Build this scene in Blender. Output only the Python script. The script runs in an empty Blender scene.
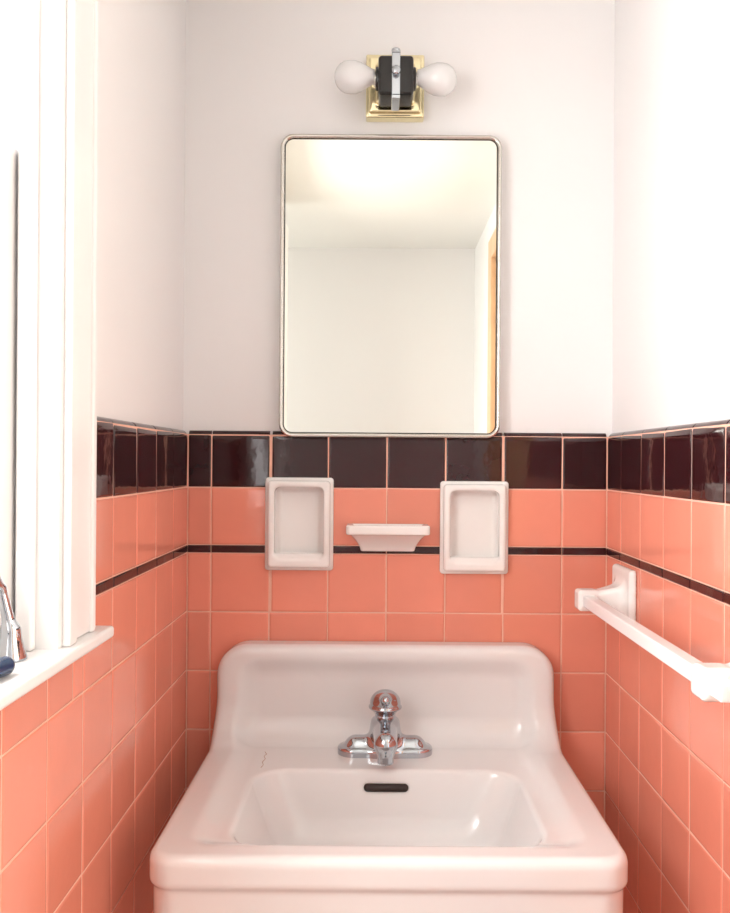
import bpy, math, random
import numpy as np
from mathutils import Matrix, Vector
random.seed(7)
sc = bpy.context.scene
try:
    sc.view_settings.view_transform = 'Standard'
    sc.view_settings.look = 'None'
except Exception as e:
    print(e)

# ---------------------------------------------------------------- constants
F = 832.0; D = 1.54; CZ = 1.295; VX, VY = 377.0, 462.0
PPM = F / D
def ZP(y): return CZ - (y - VY) / PPM
def XP(x): return (x - VX) / PPM
XL, XR = -0.35, 0.426          # tile faces of side walls
YB_PL = 0.012                  # plaster plane behind the tile face
CEIL = 2.265
FAR = -2.27

# ---------------------------------------------------------------- materials
def mat(name, col, rough=0.5, metal=0.0, noise=0.0, nscale=8.0, bump=0.0, bscale=60.0,
        coat=0.0, trans=0.0, spec=0.5, ior=1.5, vary=None):
    m = bpy.data.materials.new(name); m.use_nodes = True
    nt = m.node_tree; b = nt.nodes['Principled BSDF']
    b.inputs['Base Color'].default_value = (*col, 1)
    b.inputs['Roughness'].default_value = rough
    b.inputs['Metallic'].default_value = metal
    b.inputs['Coat Weight'].default_value = coat
    b.inputs['Coat Roughness'].default_value = 0.05
    b.inputs['Transmission Weight'].default_value = trans
    b.inputs['Specular IOR Level'].default_value = spec
    b.inputs['IOR'].default_value = ior
    tc = nt.nodes.new('ShaderNodeTexCoord')
    n = nt.nodes.new('ShaderNodeTexNoise'); n.inputs['Scale'].default_value = nscale
    n.inputs['Detail'].default_value = 4
    nt.links.new(tc.outputs['Object'], n.inputs['Vector'])
    mr = nt.nodes.new('ShaderNodeMapRange')
    mr.inputs['To Min'].default_value = 1 - noise; mr.inputs['To Max'].default_value = 1 + noise
    nt.links.new(n.outputs['Fac'], mr.inputs['Value'])
    hsv = nt.nodes.new('ShaderNodeHueSaturation'); hsv.inputs['Color'].default_value = (*col, 1)
    if vary:
        at = nt.nodes.new('ShaderNodeAttribute'); at.attribute_name = 'rnd'
        m2 = nt.nodes.new('ShaderNodeMapRange')
        m2.inputs['To Min'].default_value = 1 - vary; m2.inputs['To Max'].default_value = 1 + vary
        nt.links.new(at.outputs['Fac'], m2.inputs['Value'])
        mu = nt.nodes.new('ShaderNodeMath'); mu.operation = 'MULTIPLY'
        nt.links.new(m2.outputs[0], mu.inputs[0]); nt.links.new(mr.outputs[0], mu.inputs[1])
        nt.links.new(mu.outputs[0], hsv.inputs['Value'])
    else:
        nt.links.new(mr.outputs[0], hsv.inputs['Value'])
    nt.links.new(hsv.outputs['Color'], b.inputs['Base Color'])
    if bump > 0:
        n2 = nt.nodes.new('ShaderNodeTexNoise'); n2.inputs['Scale'].default_value = bscale
        n2.inputs['Detail'].default_value = 3
        nt.links.new(tc.outputs['Object'], n2.inputs['Vector'])
        bp = nt.nodes.new('ShaderNodeBump'); bp.inputs['Strength'].default_value = bump
        bp.inputs['Distance'].default_value = 0.002
        nt.links.new(n2.outputs['Fac'], bp.inputs['Height'])
        nt.links.new(bp.outputs['Normal'], b.inputs['Normal'])
    return m

M_plaster = mat('plaster_white', (0.87, 0.855, 0.85), 0.55, noise=0.015, nscale=3, bump=0.10, bscale=35)
M_ceil = mat('ceiling_paint', (0.86, 0.85, 0.82), 0.7, noise=0.01)
M_pink = mat('tile_pink', (0.82, 0.295, 0.205), 0.10, noise=0.06, nscale=14, bump=0.22, bscale=22, vary=0.08)
M_black = mat('tile_black', (0.034, 0.0050, 0.0070), 0.06, noise=0.1, nscale=20, bump=0.25, bscale=18, vary=0.2)
M_grout = mat('grout', (0.84, 0.50, 0.38), 0.85, noise=0.08, nscale=60, bump=0.2, bscale=200)
M_trim = mat('paint_trim', (0.84, 0.83, 0.83), 0.3, noise=0.01, bump=0.05, bscale=30)
M_cer = mat('ceramic_white', (0.87, 0.87, 0.85), 0.12, noise=0.01, coat=0.3)
M_sink = mat('sink_porcelain', (0.81, 0.83, 0.83), 0.10, noise=0.012, nscale=5, coat=0.4)
M_chrome = mat('chrome', (0.50, 0.54, 0.58), 0.07, metal=1.0, noise=0.02)
M_steel = mat('brushed_steel', (0.62, 0.60, 0.56), 0.25, metal=1.0, noise=0.05, nscale=30)
M_brass = mat('brass', (0.88, 0.80, 0.52), 0.15, metal=1.0, noise=0.04)
M_mirror = mat('mirror_glass', (0.81, 0.82, 0.76), 0.0, metal=1.0)
M_bake = mat('bakelite_black', (0.01, 0.009, 0.009), 0.25, noise=0.1)
M_bulb = mat('bulb_glass', (0.95, 0.95, 0.95), 0.10, trans=0.25, noise=0.01)
M_slot_shade = mat('overflow_shade', (0.015, 0.006, 0.004), 0.5)
M_crack = mat('crack_brown', (0.35, 0.22, 0.14), 0.7)
M_plast = mat('plastic_white', (0.88, 0.88, 0.88), 0.2, noise=0.01)
M_wood = mat('wood_orange', (0.70, 0.45, 0.26), 0.35, noise=0.2, nscale=12)
M_blue = mat('plastic_navy', (0.01, 0.03, 0.08), 0.2, noise=0.05)
M_floor = mat('floor_tile', (0.55, 0.50, 0.47), 0.35, noise=0.1, nscale=25)
def mat_pane():
    m = bpy.data.materials.new('window_pane'); m.use_nodes = True
    nt = m.node_tree; nt.nodes.clear()
    o = nt.nodes.new('ShaderNodeOutputMaterial'); mx = nt.nodes.new('ShaderNodeMixShader')
    t = nt.nodes.new('ShaderNodeBsdfTransparent'); g = nt.nodes.new('ShaderNodeBsdfGlossy')
    g.inputs['Roughness'].default_value = 0.02; mx.inputs[0].default_value = 0.07
    nt.links.new(t.outputs[0], mx.inputs[1]); nt.links.new(g.outputs[0], mx.inputs[2])
    nt.links.new(mx.outputs[0], o.inputs[0]); return m
M_pane = mat_pane()

# ---------------------------------------------------------------- helpers
def obj_from(name, verts, faces, mats, fm=None, smooth=True, rnd=None, smf=None, parent=None):
    me = bpy.data.meshes.new(name); me.from_pydata(verts, [], faces)
    for m in (mats if isinstance(mats, (list, tuple)) else [mats]): me.materials.append(m)
    if fm is not None: me.polygons.foreach_set('material_index', fm)
    if smf is not None: me.polygons.foreach_set('use_smooth', smf)
    else: me.polygons.foreach_set('use_smooth', [smooth] * len(faces))
    if rnd is not None:
        a = me.attributes.new('rnd', 'FLOAT', 'FACE'); a.data.foreach_set('value', rnd)
    me.update()
    ob = bpy.data.objects.new(name, me); sc.collection.objects.link(ob)
    if parent: ob.parent = parent
    return ob
def empty(name, loc=(0, 0, 0)):
    e = bpy.data.objects.new(name, None); sc.collection.objects.link(e)
    e.empty_display_size = 0.05
    return e
def boxes(name, bl, m, bevel=0.0, parent=None, seg=3):
    V = []; Fc = []
    for (x0, x1, y0, y1, z0, z1) in bl:
        x0, x1 = sorted((x0, x1)); y0, y1 = sorted((y0, y1)); z0, z1 = sorted((z0, z1))
        n = len(V)
        V += [(x0, y0, z0), (x1, y0, z0), (x1, y1, z0), (x0, y1, z0), (x0, y0, z1), (x1, y0, z1), (x1, y1, z1), (x0, y1, z1)]
        Fc += [tuple(n + i for i in q) for q in ((0, 3, 2, 1), (4, 5, 6, 7), (0, 1, 5, 4), (1, 2, 6, 5), (2, 3, 7, 6), (3, 0, 4, 7))]
    ob = obj_from(name, V, Fc, m, smooth=False, parent=parent)
    if bevel > 0:
        b = ob.modifiers.new('bevel', 'BEVEL'); b.width = bevel; b.segments = seg; b.limit_method = 'ANGLE'
        for p in ob.data.polygons: p.use_smooth = True
        w = ob.modifiers.new('wn', 'WEIGHTED_NORMAL'); w.keep_sharp = True
    return ob
def revolve(name, prof, origin, axis, m, n=40, parent=None):
    """prof: list of (t along axis, radius)"""
    ax = Vector(axis).normalized(); q = Vector((0, 0, 1)).rotation_difference(ax)
    V = []; Fc = []
    for (t, r) in prof:
        for i in range(n):
            a = 2 * math.pi * i / n
            p = q @ Vector((r * math.cos(a), r * math.sin(a), t)) + Vector(origin); V.append(tuple(p))
    for k in range(len(prof) - 1):
        for i in range(n):
            j = (i + 1) % n
            Fc.append((k * n + i, k * n + j, (k + 1) * n + j, (k + 1) * n + i))
    Fc.append(tuple(range(n))[::-1]); Fc.append(tuple((len(prof) - 1) * n + i for i in range(n)))
    return obj_from(name, V, Fc, m, parent=parent)

# ---- SDF + surface nets
def ln(*a): return np.sqrt(sum(v * v for v in a))
def rbox(x, y, z, cx, cy, cz, hx, hy, hz, r):
    qx = np.abs(x - cx) - hx + r; qy = np.abs(y - cy) - hy + r; qz = np.abs(z - cz) - hz + r
    return np.minimum(np.maximum(np.maximum(qx, qy), qz), 0) + ln(np.maximum(qx, 0), np.maximum(qy, 0), np.maximum(qz, 0)) - r
def rrect(x, y, hx, hy, r):
    qx = np.abs(x) - hx + r; qy = np.abs(y) - hy + r
    return np.minimum(np.maximum(qx, qy), 0) + ln(np.maximum(qx, 0), np.maximum(qy, 0)) - r
def extr(d2, w, hw, er):
    a = d2 + er; b = np.abs(w) - hw + er
    return np.minimum(np.maximum(a, b), 0) + ln(np.maximum(a, 0), np.maximum(b, 0)) - er
def smin(a, b, k):
    h = np.clip(0.5 + 0.5 * (b - a) / k, 0, 1); return b + (a - b) * h - k * h * (1 - h)
def smax(a, b, k): return -smin(-a, -b, k)
def caps(x, y, z, A, B, ra, rb):
    A = np.array(A, float); B = np.array(B, float); BA = B - A
    t = ((x - A[0]) * BA[0] + (y - A[1]) * BA[1] + (z - A[2]) * BA[2]) / BA.dot(BA)
    t = np.clip(t, 0, 1)
    return ln(x - A[0] - t * BA[0], y - A[1] - t * BA[1], z - A[2] - t * BA[2]) - (ra + (rb - ra) * t)

def sdf_obj(name, f, lo, hi, h, m, parent=None):
    ax = [np.arange(lo[i], hi[i] + h, h) for i in range(3)]
    X, Y, Z = np.meshgrid(*ax, indexing='ij')
    V = f(X, Y, Z); del X, Y, Z
    S = V < 0
    c = np.zeros(tuple(s - 1 for s in V.shape), np.int8)
    nx, ny, nz = c.shape
    for i in (0, 1):
        for j in (0, 1):
            for k in (0, 1): c += S[i:i + nx, j:j + ny, k:k + nz]
    I, J, K = np.nonzero((c > 0) & (c < 8))
    N = len(I); pos = np.zeros((N, 3)); cnt = np.zeros(N)
    cor = [(i, j, k) for i in (0, 1) for j in (0, 1) for k in (0, 1)]
    for a in cor:
        for axx in range(3):
            if a[axx] == 0:
                b = list(a); b[axx] = 1
                va = V[I + a[0], J + a[1], K + a[2]]; vb = V[I + b[0], J + b[1], K + b[2]]
                cr = (va < 0) != (vb < 0)
                t = np.where(cr, va / np.where(cr, va - vb, 1), 0)
                P = np.array(a, float)[None, :].repeat(N, 0); P[:, axx] += t
                pos += P * cr[:, None]; cnt += cr
    pos = pos / cnt[:, None] + np.stack([I, J, K], 1)
    pos = pos * h + np.array([ax[0][0], ax[1][0], ax[2][0]])
    for _ in range(3):
        e = h * 0.15
        v = f(pos[:, 0], pos[:, 1], pos[:, 2])
        g = np.stack([(f(pos[:, 0] + e * (q == 0), pos[:, 1] + e * (q == 1), pos[:, 2] + e * (q == 2)) -
                       f(pos[:, 0] - e * (q == 0), pos[:, 1] - e * (q == 1), pos[:, 2] - e * (q == 2))) / (2 * e) for q in range(3)], 1)
        st = v[:, None] * g / np.maximum((g * g).sum(1), 0.2)[:, None]
        pos -= np.clip(st, -h * 0.5, h * 0.5)
    idx = -np.ones(c.shape, np.int64); idx[I, J, K] = np.arange(N)
    quads = []
    for axx in range(3):
        A = np.moveaxis(S, axx, 0); Q = np.moveaxis(idx, axx, 0)
        cr = A[:-1, 1:-1, 1:-1] != A[1:, 1:-1, 1:-1]
        i, j, k = np.nonzero(cr); j = j + 1; k = k + 1
        q = np.stack([Q[i, j - 1, k - 1], Q[i, j, k - 1], Q[i, j, k], Q[i, j - 1, k]], 1)
        ins = A[i, j, k]
        if axx == 1: ins = ~ins
        q[~ins] = q[~ins][:, ::-1]
        quads.append(q)
    q = np.concatenate(quads); q = q[(q >= 0).all(1)]
    return obj_from(name, pos.tolist(), q.tolist(), m, parent=parent)

# ---------------------------------------------------------------- room shell
T = 0.12
wall_back = boxes('wall_back', [(-0.50, 0.56, YB_PL, YB_PL + T, 0, CEIL)], M_plaster)
W0, W1, WZ0, WZ1 = 0.66, 1.44, 1.083, 2.06       # window opening (distance from back wall)
XLP = XL - 0.012; XRP = XR + 0.012
wall_left = boxes('wall_left', [
    (XLP - T, XLP, YB_PL, -W0, 0, CEIL),
    (XLP - T, XLP, -W0, -W1, 0, WZ0),
    (XLP - T, XLP, -W0, -W1, WZ1, CEIL),
    (XLP - T, XLP, -W1, -1.62, 0, CEIL)], M_plaster)
wall_ret = boxes('wall_left_return', [(-1.5, XLP - T, -1.50, -1.62, 0, CEIL)], M_plaster)
wall_out = boxes('wall_left_outer', [(-1.62, -1.5, -1.50, -1.68, 0, CEIL), (-1.62, -1.5, -2.22, FAR - T, 0, CEIL),
                                     (-1.62, -1.5, -1.68, -2.22, 0, .75), (-1.62, -1.5, -1.68, -2.22, 2.0, CEIL)], M_plaster)
D0, D1, DZ = 0.86, 1.60, 2.06
wall_right = boxes('wall_right', [
    (XRP, XRP + T, YB_PL, -D0, 0, CEIL),
    (XRP, XRP + T, -D0, -D1, DZ, CEIL),
    (XRP, XRP + T, -D1, FAR - T, 0, CEIL)], M_plaster)
wall_front = boxes('wall_front', [(-1.5, XRP, FAR, FAR - T, 0, CEIL)], M_plaster)
floor = boxes('floor', [(-1.62, 1.7, 0.13, -2.5, -0.1, 0)], M_floor)
ceiling = boxes('ceiling', [(-1.62, 1.7, 0.13, -2.5, CEIL, CEIL + 0.1)], M_ceil)
hall = boxes('wall_hall', [(1.58, 1.7, 0.13, -2.5, 0, CEIL)], M_plaster)
fill_win = empty('added_fill_window')  # unseen window, added so that fill light can enter the room
boxes('frame', [(-1.60, -1.49, -1.68, -1.72, .75, 2.0), (-1.60, -1.49, -2.18, -2.22, .75, 2.0), (-1.60, -1.49, -1.72, -2.18, .75, .79),
                (-1.60, -1.49, -1.72, -2.18, 1.96, 2.0), (-1.58, -1.55, -1.72, -2.18, 1.36, 1.40)], M_trim, .003, fill_win)

# ---------------------------------------------------------------- tiles
rows = []      # (z0,z1,mat,kind)
rows.append((ZP(488.5), ZP(431), 1, 'top'))
rows.append((ZP(546), ZP(488.5), 0, ''))
rows.append((ZP(554), ZP(546), 1, 'liner'))
z = ZP(554)
while z > 0.0:
    p = 58.9 / PPM
    rows.append((max(z - p, 0.0), z, 0, '')); z -= p
PITCH = 58.5 / PPM
def build_tiles(name, mapf, rects, parent):
    V = []; Fc = []; fm = []; rn = []; sm = []
    g = 0.0009
    for (u0, u1, v0, v1, mi, kind) in rects:
        if u1 - u0 < 0.006 or v1 - v0 < 0.003: continue
        r = random.random()
        ta = random.uniform(-1, 1) * 0.0060; tb = random.uniform(-1, 1) * 0.0060
        gg = 0.0006 if kind == 'liner' else g
        a0, a1, b0, b1 = u0 + gg, u1 - gg, v0 + gg, v1 - gg
        cu, cv = (a0 + a1) / 2, (b0 + b1) / 2
        base = [(0, -.006), (0, -.0018), (.0004, -.0009), (.0014, -.0003), (.0035, 0)]
        if min(a1 - a0, b1 - b0) < .008 and kind != 'liner': base = [(0, -.006), (0, -.0018), (.0004, -.0009), (.0014, -.0003)]
        if kind == 'liner': base = [(0, -.006), (0, -.001), (.0008, .0006), (.002, .0012)]; ta = tb = 0
        toppf = base
        if kind == 'top': toppf = [(0, -.0115), (.0004, -.0088), (.0016, -.0062), (.004, -.0036), (.008, -.0014), (.012, -.0004), (.016, 0)]
        us = [(a0 + i, h) for i, h in base] + [(a1 - i, h) for i, h in base[::-1]]
        vs = [(b0 + i, h) for i, h in base] + [(b1 - i, h) for i, h in toppf[::-1]]
        n0 = len(V); nu = len(us); nv = len(vs)
        for (vv, hv) in vs:
            for (uu, hu) in us:
                h_ = -math.hypot(hu, hv) if kind == 'top' else min(hu, hv)
                V.append(mapf(uu, vv, h_ + ta * (uu - cu) + tb * (vv - cv)))
        for j in range(nv - 1):
            for i in range(nu - 1):
                a = n0 + j * nu + i
                Fc.append((a, a + 1, a + nu + 1, a + nu)); fm.append(mi); rn.append(r)
                sm.append(not (i == len(base) - 1 and j == len(base) - 1))
    return obj_from(name, V, Fc, [M_pink, M_black], fm=fm, rnd=rn, smf=sm, parent=parent)

def cols(start, lo, hi, pitch=PITCH):
    ls = [lo]; x = start
    while x > lo: x -= pitch
    while x < hi:
        if x > lo + 0.004 and x < hi - 0.004: ls.append(x)
        x += pitch
    ls.append(hi); return list(zip(ls[:-1], ls[1:]))
def cut_rects(rects, holes):
    for (h0, h1, k0, k1) in holes:
        out = []
        for r in rects:
            u0, u1, v0, v1 = r[:4]; rest = r[4:]
            if u1 <= h0 or u0 >= h1 or v1 <= k0 or v0 >= k1: out.append(r); continue
            if u0 < h0: out.append((u0, h0, v0, v1) + rest)
            if u1 > h1: out.append((h1, u1, v0, v1) + rest)
            m0, m1 = max(u0, h0), min(u1, h1)
            if v0 < k0: out.append((m0, m1, v0, k0) + rest)
            if v1 > k1: out.append((m0, m1, k1, v1) + rest)
        rects = out
    return rects
NICHES = [(XP(299) * .987, CZ - (525 - VY) / PPM * .987), (XP(475.5) * .987, CZ - (527.5 - VY) / PPM * .987)]
holes = [(cx - .0525, cx + .0525, cz - .074, cz + .074) for cx, cz in NICHES]
rc = []
for (z0, z1, mi, k) in rows:
    for (a, b) in cols(XP(211.5), XL, XR): rc.append((a, b, z0, z1, mi, k))
rc = cut_rects(rc, holes)
build_tiles('tiles', lambda u, v, h: (u, -h, v), rc, wall_back)
GT = ZP(431) - .008
gb = cut_rects([(XL - 0.01, XR + 0.01, 0, GT)], holes)
boxes('grout_bed', [(a, b, 0.0011, 0.013, c, d_) for a, b, c, d_ in gb], M_grout, parent=wall_back)
rc = []
CAS = 0.575
for (z0, z1, mi, k) in rows:
    for (a, b) in cols(-PITCH, -1.62, 0.0):
        if z1 <= 1.078: rc.append((a, b, z0, z1, mi, k))
        elif b > -CAS:
            rc.append((max(a, -CAS), b, z0, z1, mi, k))
            if z0 < 1.078 and a < -CAS: rc.append((a, -CAS, z0, 1.078, mi, k))
        elif z0 < 1.078: rc.append((a, b, z0, 1.078, mi, k))
build_tiles('tiles', lambda u, v, h: (XL + h, u, v), rc, wall_left)
boxes('grout_bed', [(XLP - .001, XL - 0.0011, 0.012, -CAS, 0, GT), (XLP - .001, XL - 0.0011, -CAS, -1.62, 0, 1.08)], M_grout, parent=wall_left)
rc = []
DR = 0.78
for (z0, z1, mi, k) in rows:
    for (a, b) in cols(0.0875, 0.0, DR): rc.append((a, b, z0, z1, mi, k))
build_tiles('tiles', lambda u, v, h: (XR - h, -u, v), rc, wall_right)
boxes('grout_bed', [(XR + 0.0011, XRP + .001, 0.012, -DR, 0, GT)], M_grout, parent=wall_right)

# ---------------------------------------------------------------- window
SZ = CZ - 0.199          # stool top
win = empty('window_1')
CX0, CX1 = XLP, -0.330
boxes('casing', [(CX0, CX1, -.572, -.655, SZ, 2.15), (CX0, CX1, -1.445, -1.54, SZ, 2.15), (CX0, CX1, -.655, -1.445, 2.055, 2.15)], M_trim, 0.004, win)
boxes('casing_bead', [(CX1 - .004, CX1 + .006, -.636, -.658, SZ, 2.06), (CX1 - .004, CX1 + .004, -.570, -.582, SZ, 2.15)], M_trim, 0.003, win)
boxes('jamb', [(-.482, CX1 - .003, -.655, -.668, SZ - .005, 2.065), (-.482, CX1 - .003, -1.432, -1.445, SZ - .005, 2.065), (-.482, CX1 - .003, -.668, -1.432, 2.05, 2.065)], M_trim, 0.0015, win)
boxes('stop_bead', [(-.374, -.356, -.668, -.680, SZ, 2.05), (-.374, -.356, -1.42, -1.432, SZ, 2.05)], M_trim, 0.003, win)
boxes('sill', [(-.50, -.395, -.66, -1.44, SZ - .014, SZ)], M_trim, 0.002, win)
boxes('stool', [(-.395, -.315, -.536, -1.56, SZ - .014, SZ)], M_trim, 0.004, win)
SX0, SX1 = -.412, -.378
boxes('sash', [(SX0, SX1, -.669, -.715, SZ, 1.62), (SX0, SX1, -1.385, -1.431, SZ, 1.62), (SX0, SX1, -.715, -1.385, SZ, SZ + .06), (SX0, SX1, -.715, -1.385, 1.58, 1.62),
               (SX0 - .036, SX1 - .036, -.669, -.715, 1.58, 2.05), (SX0 - .036, SX1 - .036, -1.385, -1.431, 1.58, 2.05), (SX0 - .036, SX1 - .036, -.715, -1.385, 1.58, 1.62), (SX0 - .036, SX1 - .036, -.715, -1.385, 2.0, 2.05)], M_trim, 0.003, win)
boxes('glass_pane', [(-.397, -.394, -.713, -1.387, SZ + .05, 1.59), (-.433, -.430, -.713, -1.387, 1.61, 2.01)], M_pane, parent=win)

# ---------------------------------------------------------------- door
door = empty('door_1')
boxes('door_casing', [(XRP - .018, XRP + .001, -D0 + .08, -D0, 0, 2.14), (XRP - .018, XRP + .001, -D1, -D1 - .08, 0, 2.14), (XRP - .018, XRP + .001, -D0, -D1, DZ, 2.14)], M_wood, .003, door)
boxes('door_jamb', [(XRP, XRP + T, -D0, -D0 - .015, 0, DZ), (XRP, XRP + T, -D1 + .015, -D1, 0, DZ), (XRP, XRP + T, -D0, -D1, DZ - .015, DZ)], M_wood, .002, door)

# ---------------------------------------------------------------- sink
sink = empty('bathroom_sink')
SXC, SZ0 = 0.0185, 0.80
def f_sink(X, Y, Z):
    x = (X - SXC) / 1.01; d = -Y; z = Z - SZ0
    d2 = rrect(x, d - 0.2275, 0.3055, 0.2775, 0.038)
    slab = extr(d2, z + 0.0225, 0.0225, 0.013)
    sp = rrect(x, z - 0.052, 0.3035, 0.112, 0.058)
    sp = extr(sp, d, 0.046, 0.016)
    f = smin(slab, sp, 0.075)
    f = smax(f, np.abs(x) - 0.3075, 0.012)
    low = extr(rrect(x, d - 0.2275, 0.3000, 0.2710, 0.036), z + 0.085, 0.05, 0.008)
    f = smin(f, low, 0.004)
    und = rbox(x, d, z, 0, 0.29, -0.13, 0.22, 0.18, 0.045, 0.04)
    f = smin(f, und, 0.03)
    cut = rbox(x, d, z, 0, 0.255, 0.069, 0.268, 0.223, 0.0765, 0.045)
    f = smax(f, -cut, 0.010)
    zz = np.clip(-0.007 - z, -0.01, 0.13)
    b2 = rrect(x, d - 0.320, 0.210 - 0.42 * zz, 0.138 - 0.24 * zz, 0.055)
    b = smax(b2 * 0.93, -(z + 0.120), 0.05)
    f = smax(f, -b, 0.006)
    ov = caps(x, d, z, (-0.030, 0.190, -0.034), (0.030, 0.190, -0.034), 0.0065, 0.0065)
    f = smax(f, -ov, 0.002)
    f = smax(f, 0.0016 - d, 0.002)
    return f
sdf_obj('basin_body', f_sink, (SXC - .321, -.515, SZ0 - .185), (SXC + .321, .004, SZ0 + .172), 0.003, M_sink, sink)
sdf_obj('overflow_shade_plug', lambda X, Y, Z: caps(X, Y, Z, (SXC - .030, -.1885, SZ0 - .034), (SXC + .030, -.1885, SZ0 - .034), .0064, .0064),
        (SXC - .04, -.20, SZ0 - .045), (SXC + .04, -.178, SZ0 - .023), 0.0012, M_slot_shade, sink)  # dark plug in the carved slot, its colour stands in for shade inside
revolve('drain', [(0, .0), (0, .03), (.004, .030), (.005, .024), (.003, .02), (.003, 0.001)], (SXC, -.32, SZ0 - .1205), (0, 0, 1), M_chrome, parent=sink)
revolve('tailpiece', [(0, .018), (.33, .018)], (SXC, -.32, SZ0 - .50), (0, 0, 1), M_chrome, parent=sink)
revolve('trap_arm', [(0, .018), (.317, .018)], (SXC, -.32, SZ0 - .485), (0, 1, 0), M_chrome, parent=sink)
# fine glaze crack on the ledge, laid exactly on the surface
cpts = [(-.1905, -.100), (-.186, -.112), (-.189, -.122), (-.185, -.135), (-.188, -.150), (-.1845, -.163), (-.187, -.176)]
cu = bpy.data.curves.new('glaze_crack', 'CURVE'); cu.dimensions = '3D'; cu.bevel_depth = .0007
sp_ = cu.splines.new('POLY'); sp_.points.add(len(cpts) - 1)
for i, (cx_, cy_) in enumerate(cpts):
    zt = np.linspace(SZ0 + .02, SZ0 - .03, 400)
    v = f_sink(np.full(400, cx_), np.full(400, cy_), zt)
    zi = zt[np.argmax(v < 0)]
    sp_.points[i].co = (cx_, cy_, zi + .0001, 1); sp_.points[i].radius = 0.5 + 0.5 * math.sin(i * 1.3) ** 2
cu.materials.append(M_crack)
co = bpy.data.objects.new('glaze_crack', cu); sc.collection.objects.link(co); co.parent = sink

# faucet
fau = empty('chrome_faucet')
FD = 0.100; FZ = SZ0 - 0.0072
FX = 0.0172; FS = 1.07
def f_fau(X, Y, Z):
    x = (X - FX) / FS; e = (-Y - FD) / FS; z = (Z - FZ) / FS
    xc = np.clip(x, -0.050, 0.050)
    b2 = ln(x - xc, e) - (0.0265 + 0.004 * np.exp(-(x / .02) ** 2))
    f = extr(b2, z, 0.012, 0.005)
    hump = caps(x, e, z, (-.047, 0, .008), (.047, 0, .008), .0195, .0195)
    f = smin(f, hump, .008)
    cone = smax(ln(x, e) - (0.0285 - 0.12 * np.clip(z, 0, .06)), np.abs(z - .024) - .032, .006)
    f = smin(f, cone, .012)
    spt = caps(x, e, z, (0, 0.0, .038), (0, .082, .040), .0205, .0185)
    f = smin(f, spt, .010)
    aer = smax(ln(x, e - .084) - .0125, np.abs(z - .026) - .014, .003)
    f = smin(f, aer, .004)
    neck = smax(ln(x, e) - .0165, np.abs(z - .060) - .008, .002)
    f = np.minimum(f, neck)
    sk = np.sqrt((x / 1.0) ** 2 + (e / 1.0) ** 2 + ((z - .080) / .85) ** 2) - .0250
    f = smin(f, sk * .85, .003)
    ring = np.sqrt((ln(x, e) - .0240) ** 2 + (z - .074) ** 2) - .003
    f = smin(f, ring, .002)
    lev = caps(x, e, (z), (0, .012, .088), (0, .042, .095), .0085, .006)
    f = smin(f, lev, .008)
    return f
sdf_obj('faucet_body', f_fau, (FX - .09, -FD - .130, FZ - .008), (FX + .09, -FD + .036, FZ + .122), 0.0013, M_chrome, fau)

# ---------------------------------------------------------------- ceramic wall accessories (recessed into the wall)
def niche(name, cx, cz):
    root = empty(name)
    def f(X, Y, Z):
        x = X - cx; d = -Y; z = Z - cz
        fl = smax(extr(rrect(x, z, .0630, .0855, .006), d, .010, .004), -.0004 - d, .001)
        b2 = smax(extr(rrect(x, z, .0570, .0795, .007), d, .022, .005), -.0004 - d, .001)
        f = smin(fl, b2, .004)
        box_ = rbox(x, d, z, 0, 0, 0, .0515, .0112, .0725, .003)
        f = np.minimum(f, box_)
        cav = rbox(x, d, z, 0, .021, .002, .0450, .0295, .0660, .011)
        f = smax(f, -cav, .005)
        lip = caps(x, d, z, (-.040, .012, -.060), (.040, .012, -.060), .0065, .0065)
        return smin(f, lip, .006)
    sdf_obj('ceramic_shell', f, (cx - .068, -.028, cz - .091), (cx + .068, .0155, cz + .091), .0014, M_cer, root)
for cx, cz in NICHES: niche('ceramic_wall_niche', cx, cz)
sd = empty('soap_dish')
sx = XP(388.5) * .97
szt = CZ - (523.5 - VY) / PPM
def f_soap(X, Y, Z):
    x = X - sx; d = -Y; z = Z - szt
    top = extr(rrect(x, d - .005, .0755, .049, .008), z + .0085, .0085, .003)
    t = np.clip((z + .050) / .036, 0, 1)
    low = smax(rrect(x, d, .050 + .022 * t ** 1.6, .008 + .034 * t ** 1.6, .005) * .6, np.abs(z + .030) - .021, .003)
    f = smin(top, low, .004)
    cav = rbox(x, d, z, 0, .027, .004, .064, .018, .0085, .006)
    f = smax(f, -cav, .003)
    return smax(f, .0002 - d, .001)
sdf_obj('ceramic_shelf', f_soap, (sx - .080, -.060, szt - .058), (sx + .080, .004, szt + .004), .0014, M_cer, sd)

# towel bar
tb = empty('towel_bar')
BZ = CZ - 0.2315
BX = XR - 0.068
def f_mount(dc):
    def f(X, Y, Z):
        a = XR - X; d = -Y - dc; z = Z - BZ
        fl = rbox(a, d, z, 0, 0, 0.002, .011, .054, .054, .007)
        t = np.clip(a / .055, 0, 1); hw = .034 - .018 * t ** 0.6
        post = smax(rrect(d, z, hw, hw, .008) * .9, np.abs(a - .04) - .04, .004)
        f = smin(fl, post, .014)
        blk = rbox(a, d, z, .068, 0, 0, .0175, .0175, .0175, .006)
        return smax(smin(f, blk, .004), .0002 - a, .001)
    return f
for i, dc in enumerate((0.125, 0.655)):
    sdf_obj('mount_%d' % (i + 1), f_mount(dc), (XR - .09, -dc - .060, BZ - .060), (XR + .004, -dc + .060, BZ + .062), .002, M_cer, tb)
boxes('bar', [(BX - .0098, BX + .0098, -.088, -.70, BZ - .0098, BZ + .0098)], M_plast, .0025, tb)

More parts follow.
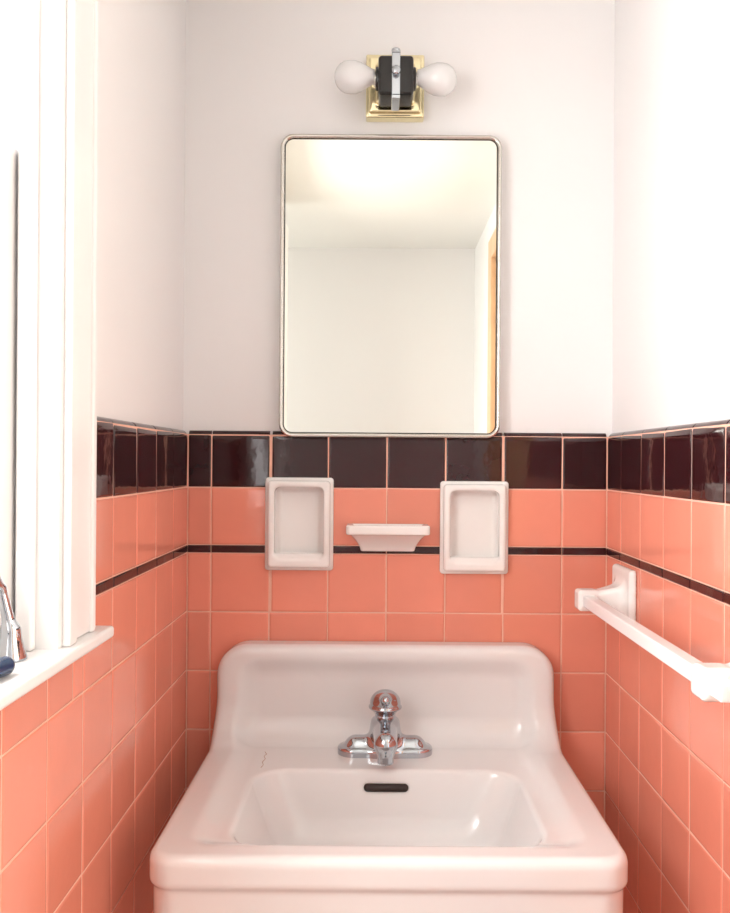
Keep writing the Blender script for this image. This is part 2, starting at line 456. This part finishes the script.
# ---------------------------------------------------------------- mirror cabinet
mc = empty('wall_mirror')
def rr_ring(cx, cz, w, h, r, inset, depth, n=10):
    pts = []
    w2, h2, r2 = w / 2 - inset, h / 2 - inset, max(r - inset, .002)
    for (sx_, sz_, a0) in ((1, 1, 0), (-1, 1, 90), (-1, -1, 180), (1, -1, 270)):
        for i in range(n + 1):
            a = math.radians(a0 + 90 * i / n)
            pts.append((cx + sx_ * (w2 - r2) + r2 * math.cos(a), -depth, cz + sz_ * (h2 - r2) + r2 * math.sin(a)))
    return pts
mcx = XP(389.2) * .985; mcz = CZ + (VY - 285.5) / PPM * .985; mw = 222 / PPM * .985; mh = 304 / PPM * .985
def ringmesh(name, rings, m, parent, cap=False):
    n = len(rings[0]); V = [p for r in rings for p in r]; Fc = []
    for k in range(len(rings) - 1):
        for i in range(n):
            j = (i + 1) % n; Fc.append((k * n + i, k * n + j, (k + 1) * n + j, (k + 1) * n + i))
    if cap: Fc.append(tuple((len(rings) - 1) * n + i for i in range(n)))
    return obj_from(name, V, Fc, m, parent=parent)
ringmesh('steel_frame', [rr_ring(mcx, mcz, mw, mh, .024, a, b) for a, b in
         ((0, -.011), (0, .018), (.0008, .0205), (.0025, .0218), (.0055, .0215), (.0072, .019), (.008, .015))], M_steel, mc)
ringmesh('edge_gasket', [rr_ring(mcx, mcz, mw, mh, .024, a, b) for a, b in ((.0076, .0168), (.0092, .0168))], M_bake, mc)
g = ringmesh('mirror_pane', [rr_ring(mcx, mcz, mw, mh, .024, .0078, .0160), rr_ring(mcx, mcz, mw, mh, .024, .0078, .0166)], M_mirror, mc, cap=True)
for p in g.data.polygons: p.use_smooth = False

# ---------------------------------------------------------------- light fixture
lf = empty('wall_light_fixture')
lx = 0.0285; lz = 1.986
def f_plate(X, Y, Z):
    x = X - lx; d = -Y; z = Z - lz
    a = rbox(x, d, z, 0, 0, 0, .0535, .012, .058, .003)
    b = rbox(x, d, z, 0, 0, 0, .0475, .019, .051, .004)
    c = rbox(x, d, z, 0, 0, 0, .036, .026, .038, .006)
    return np.minimum(smin(a, b, .002), c)
sdf_obj('brass_backplate', f_plate, (lx - .058, -.030, lz - .062), (lx + .058, .0125, lz + .062), .0015, M_brass, lf)
boxes('brass_canopy', [(lx - .048, lx + .048, 0, .012, lz - .05, lz + .05)], M_brass, .001, lf)
bz = lz - .014
boxes('socket_block', [(lx - .031, lx + .031, -.026, -.085, bz - .033, bz + .036)], M_bake, .006, lf)
for s in (-1, 1):
    revolve('socket_%d' % (1 if s < 0 else 2), [(0, .020), (.008, .020), (.010, .0185), (.010, .0145)], (lx + s * .026, -.056, bz + .006), (s, 0, 0), M_bake, parent=lf)
    tilt = -0.10 if s > 0 else -0.02
    revolve('bulb_%d' % (1 if s < 0 else 2), [(0, .0125), (.006, .014), (.014, .0185), (.024, .0240), (.034, .0272), (.044, .0280), (.054, .0265), (.062, .0220), (.068, .0155), (.0715, .008), (.0725, .001)],
            (lx + s * .037, -.056, bz + .010), (s, 0, tilt), M_bulb, n=48, parent=lf)
    revolve('bulb_base_%d' % (1 if s < 0 else 2), [(0, .0115), (.008, .0125)], (lx + s * .031, -.056, bz + .006), (s, 0, tilt), M_steel, parent=lf)
boxes('strap', [(lx - .0075, lx + .0075, -.084, -.0885, bz - .042, bz + .042), (lx - .0075, lx + .0075, -.024, -.0885, bz + .036, bz + .0405), (lx - .0075, lx + .0075, -.024, -.0885, bz - .0375, bz - .033)], M_chrome, .0015, lf)
revolve('strap_knob', [(0, .006), (.006, .0065), (.010, .008), (.012, .0075), (.014, .004), (.0145, .0005)], (lx, -.070, bz + .040), (0, 0, 1), M_chrome, parent=lf)
revolve('pull_switch', [(0, .005), (.004, .0075), (.010, .0075), (.012, .004)], (lx, -.088, bz + .004), (0, -1, 0), M_chrome, parent=lf)

# ---------------------------------------------------------------- sill things
bt = empty('window_crank')
px, py = -.362, -.715
def f_crank(X, Y, Z):
    x = X - px; y = Y - py; z = Z - SZ
    base = caps(x, y, z, (0, 0, .0), (0, 0, .028), .016, .009)
    base = smax(base, .0004 - z, .002)
    a1 = caps(x, y, z, (0, 0, .03), (-.006, -.008, .072), .0065, .0045)
    a2 = caps(x, y, z, (-.006, -.008, .072), (-.012, -.02, .088), .0045, .0075)
    return smin(smin(base, a1, .008), a2, .003)
sdf_obj('crank_handle', f_crank, (px - .03, py - .035, SZ - .003), (px + .03, py + .022, SZ + .10), .0014, M_chrome, bt)
rz = empty('razor')
def f_rz(X, Y, Z):
    h1 = caps(X, Y, Z, (-.341, -.775, SZ + .0090), (-.352, -.860, SZ + .0090), .0088, .0065)
    h2 = rbox(X, Y, Z, -.354, -.875, SZ + .010, .018, .007, .009, .004)
    return smin(h1, h2, .01)
sdf_obj('razor_handle', f_rz, (-.375, -.89, SZ - .002), (-.32, -.76, SZ + .024), .0013, M_blue, rz)

# ---------------------------------------------------------------- lights (daylight outside the openings, plus an added room fill)
def area(name, loc, rot, sx, sy, power, col):
    l = bpy.data.lights.new(name, 'AREA'); l.shape = 'RECTANGLE'; l.size = sx; l.size_y = sy
    l.energy = power; l.color = col
    o = bpy.data.objects.new(name, l); sc.collection.objects.link(o)
    o.location = loc; o.rotation_euler = rot; return o
R = math.radians
area('window_daylight', (-.80, -1.05, 1.62), (0, R(-90), 0), 1.2, 1.2, 62, (1.0, 0.985, 0.965))
area('hall_daylight', (1.30, -1.25, 1.35), (0, R(90), 0), 1.4, 1.3, 24, (1.0, 0.91, 0.76))
area('room_fill', (-1.95, -1.95, 1.4), (0, R(-90), 0), 1.3, .9, 24, (1.0, 0.99, 0.96))  # fill lamp outside the added window, brightens the room
w = bpy.data.worlds.new('World'); sc.world = w; w.use_nodes = True
w.node_tree.nodes['Background'].inputs[0].default_value = (0.88, 0.94, 1.0, 1)
w.node_tree.nodes['Background'].inputs[1].default_value = 1.8

# ---------------------------------------------------------------- camera
cd = bpy.data.cameras.new('camera'); cam = bpy.data.objects.new('camera', cd); sc.collection.objects.link(cam)
cd.sensor_fit = 'VERTICAL'; cd.sensor_height = 36; cd.sensor_width = 36
cd.lens = F / 913 * 36
cd.shift_x = -(VX - 365) / 913; cd.shift_y = (VY - 456.5) / 913
cd.clip_start = 0.02
cam.location = (0, -D, CZ); cam.rotation_euler = (R(90), R(-0.4), 0)
sc.camera = cam
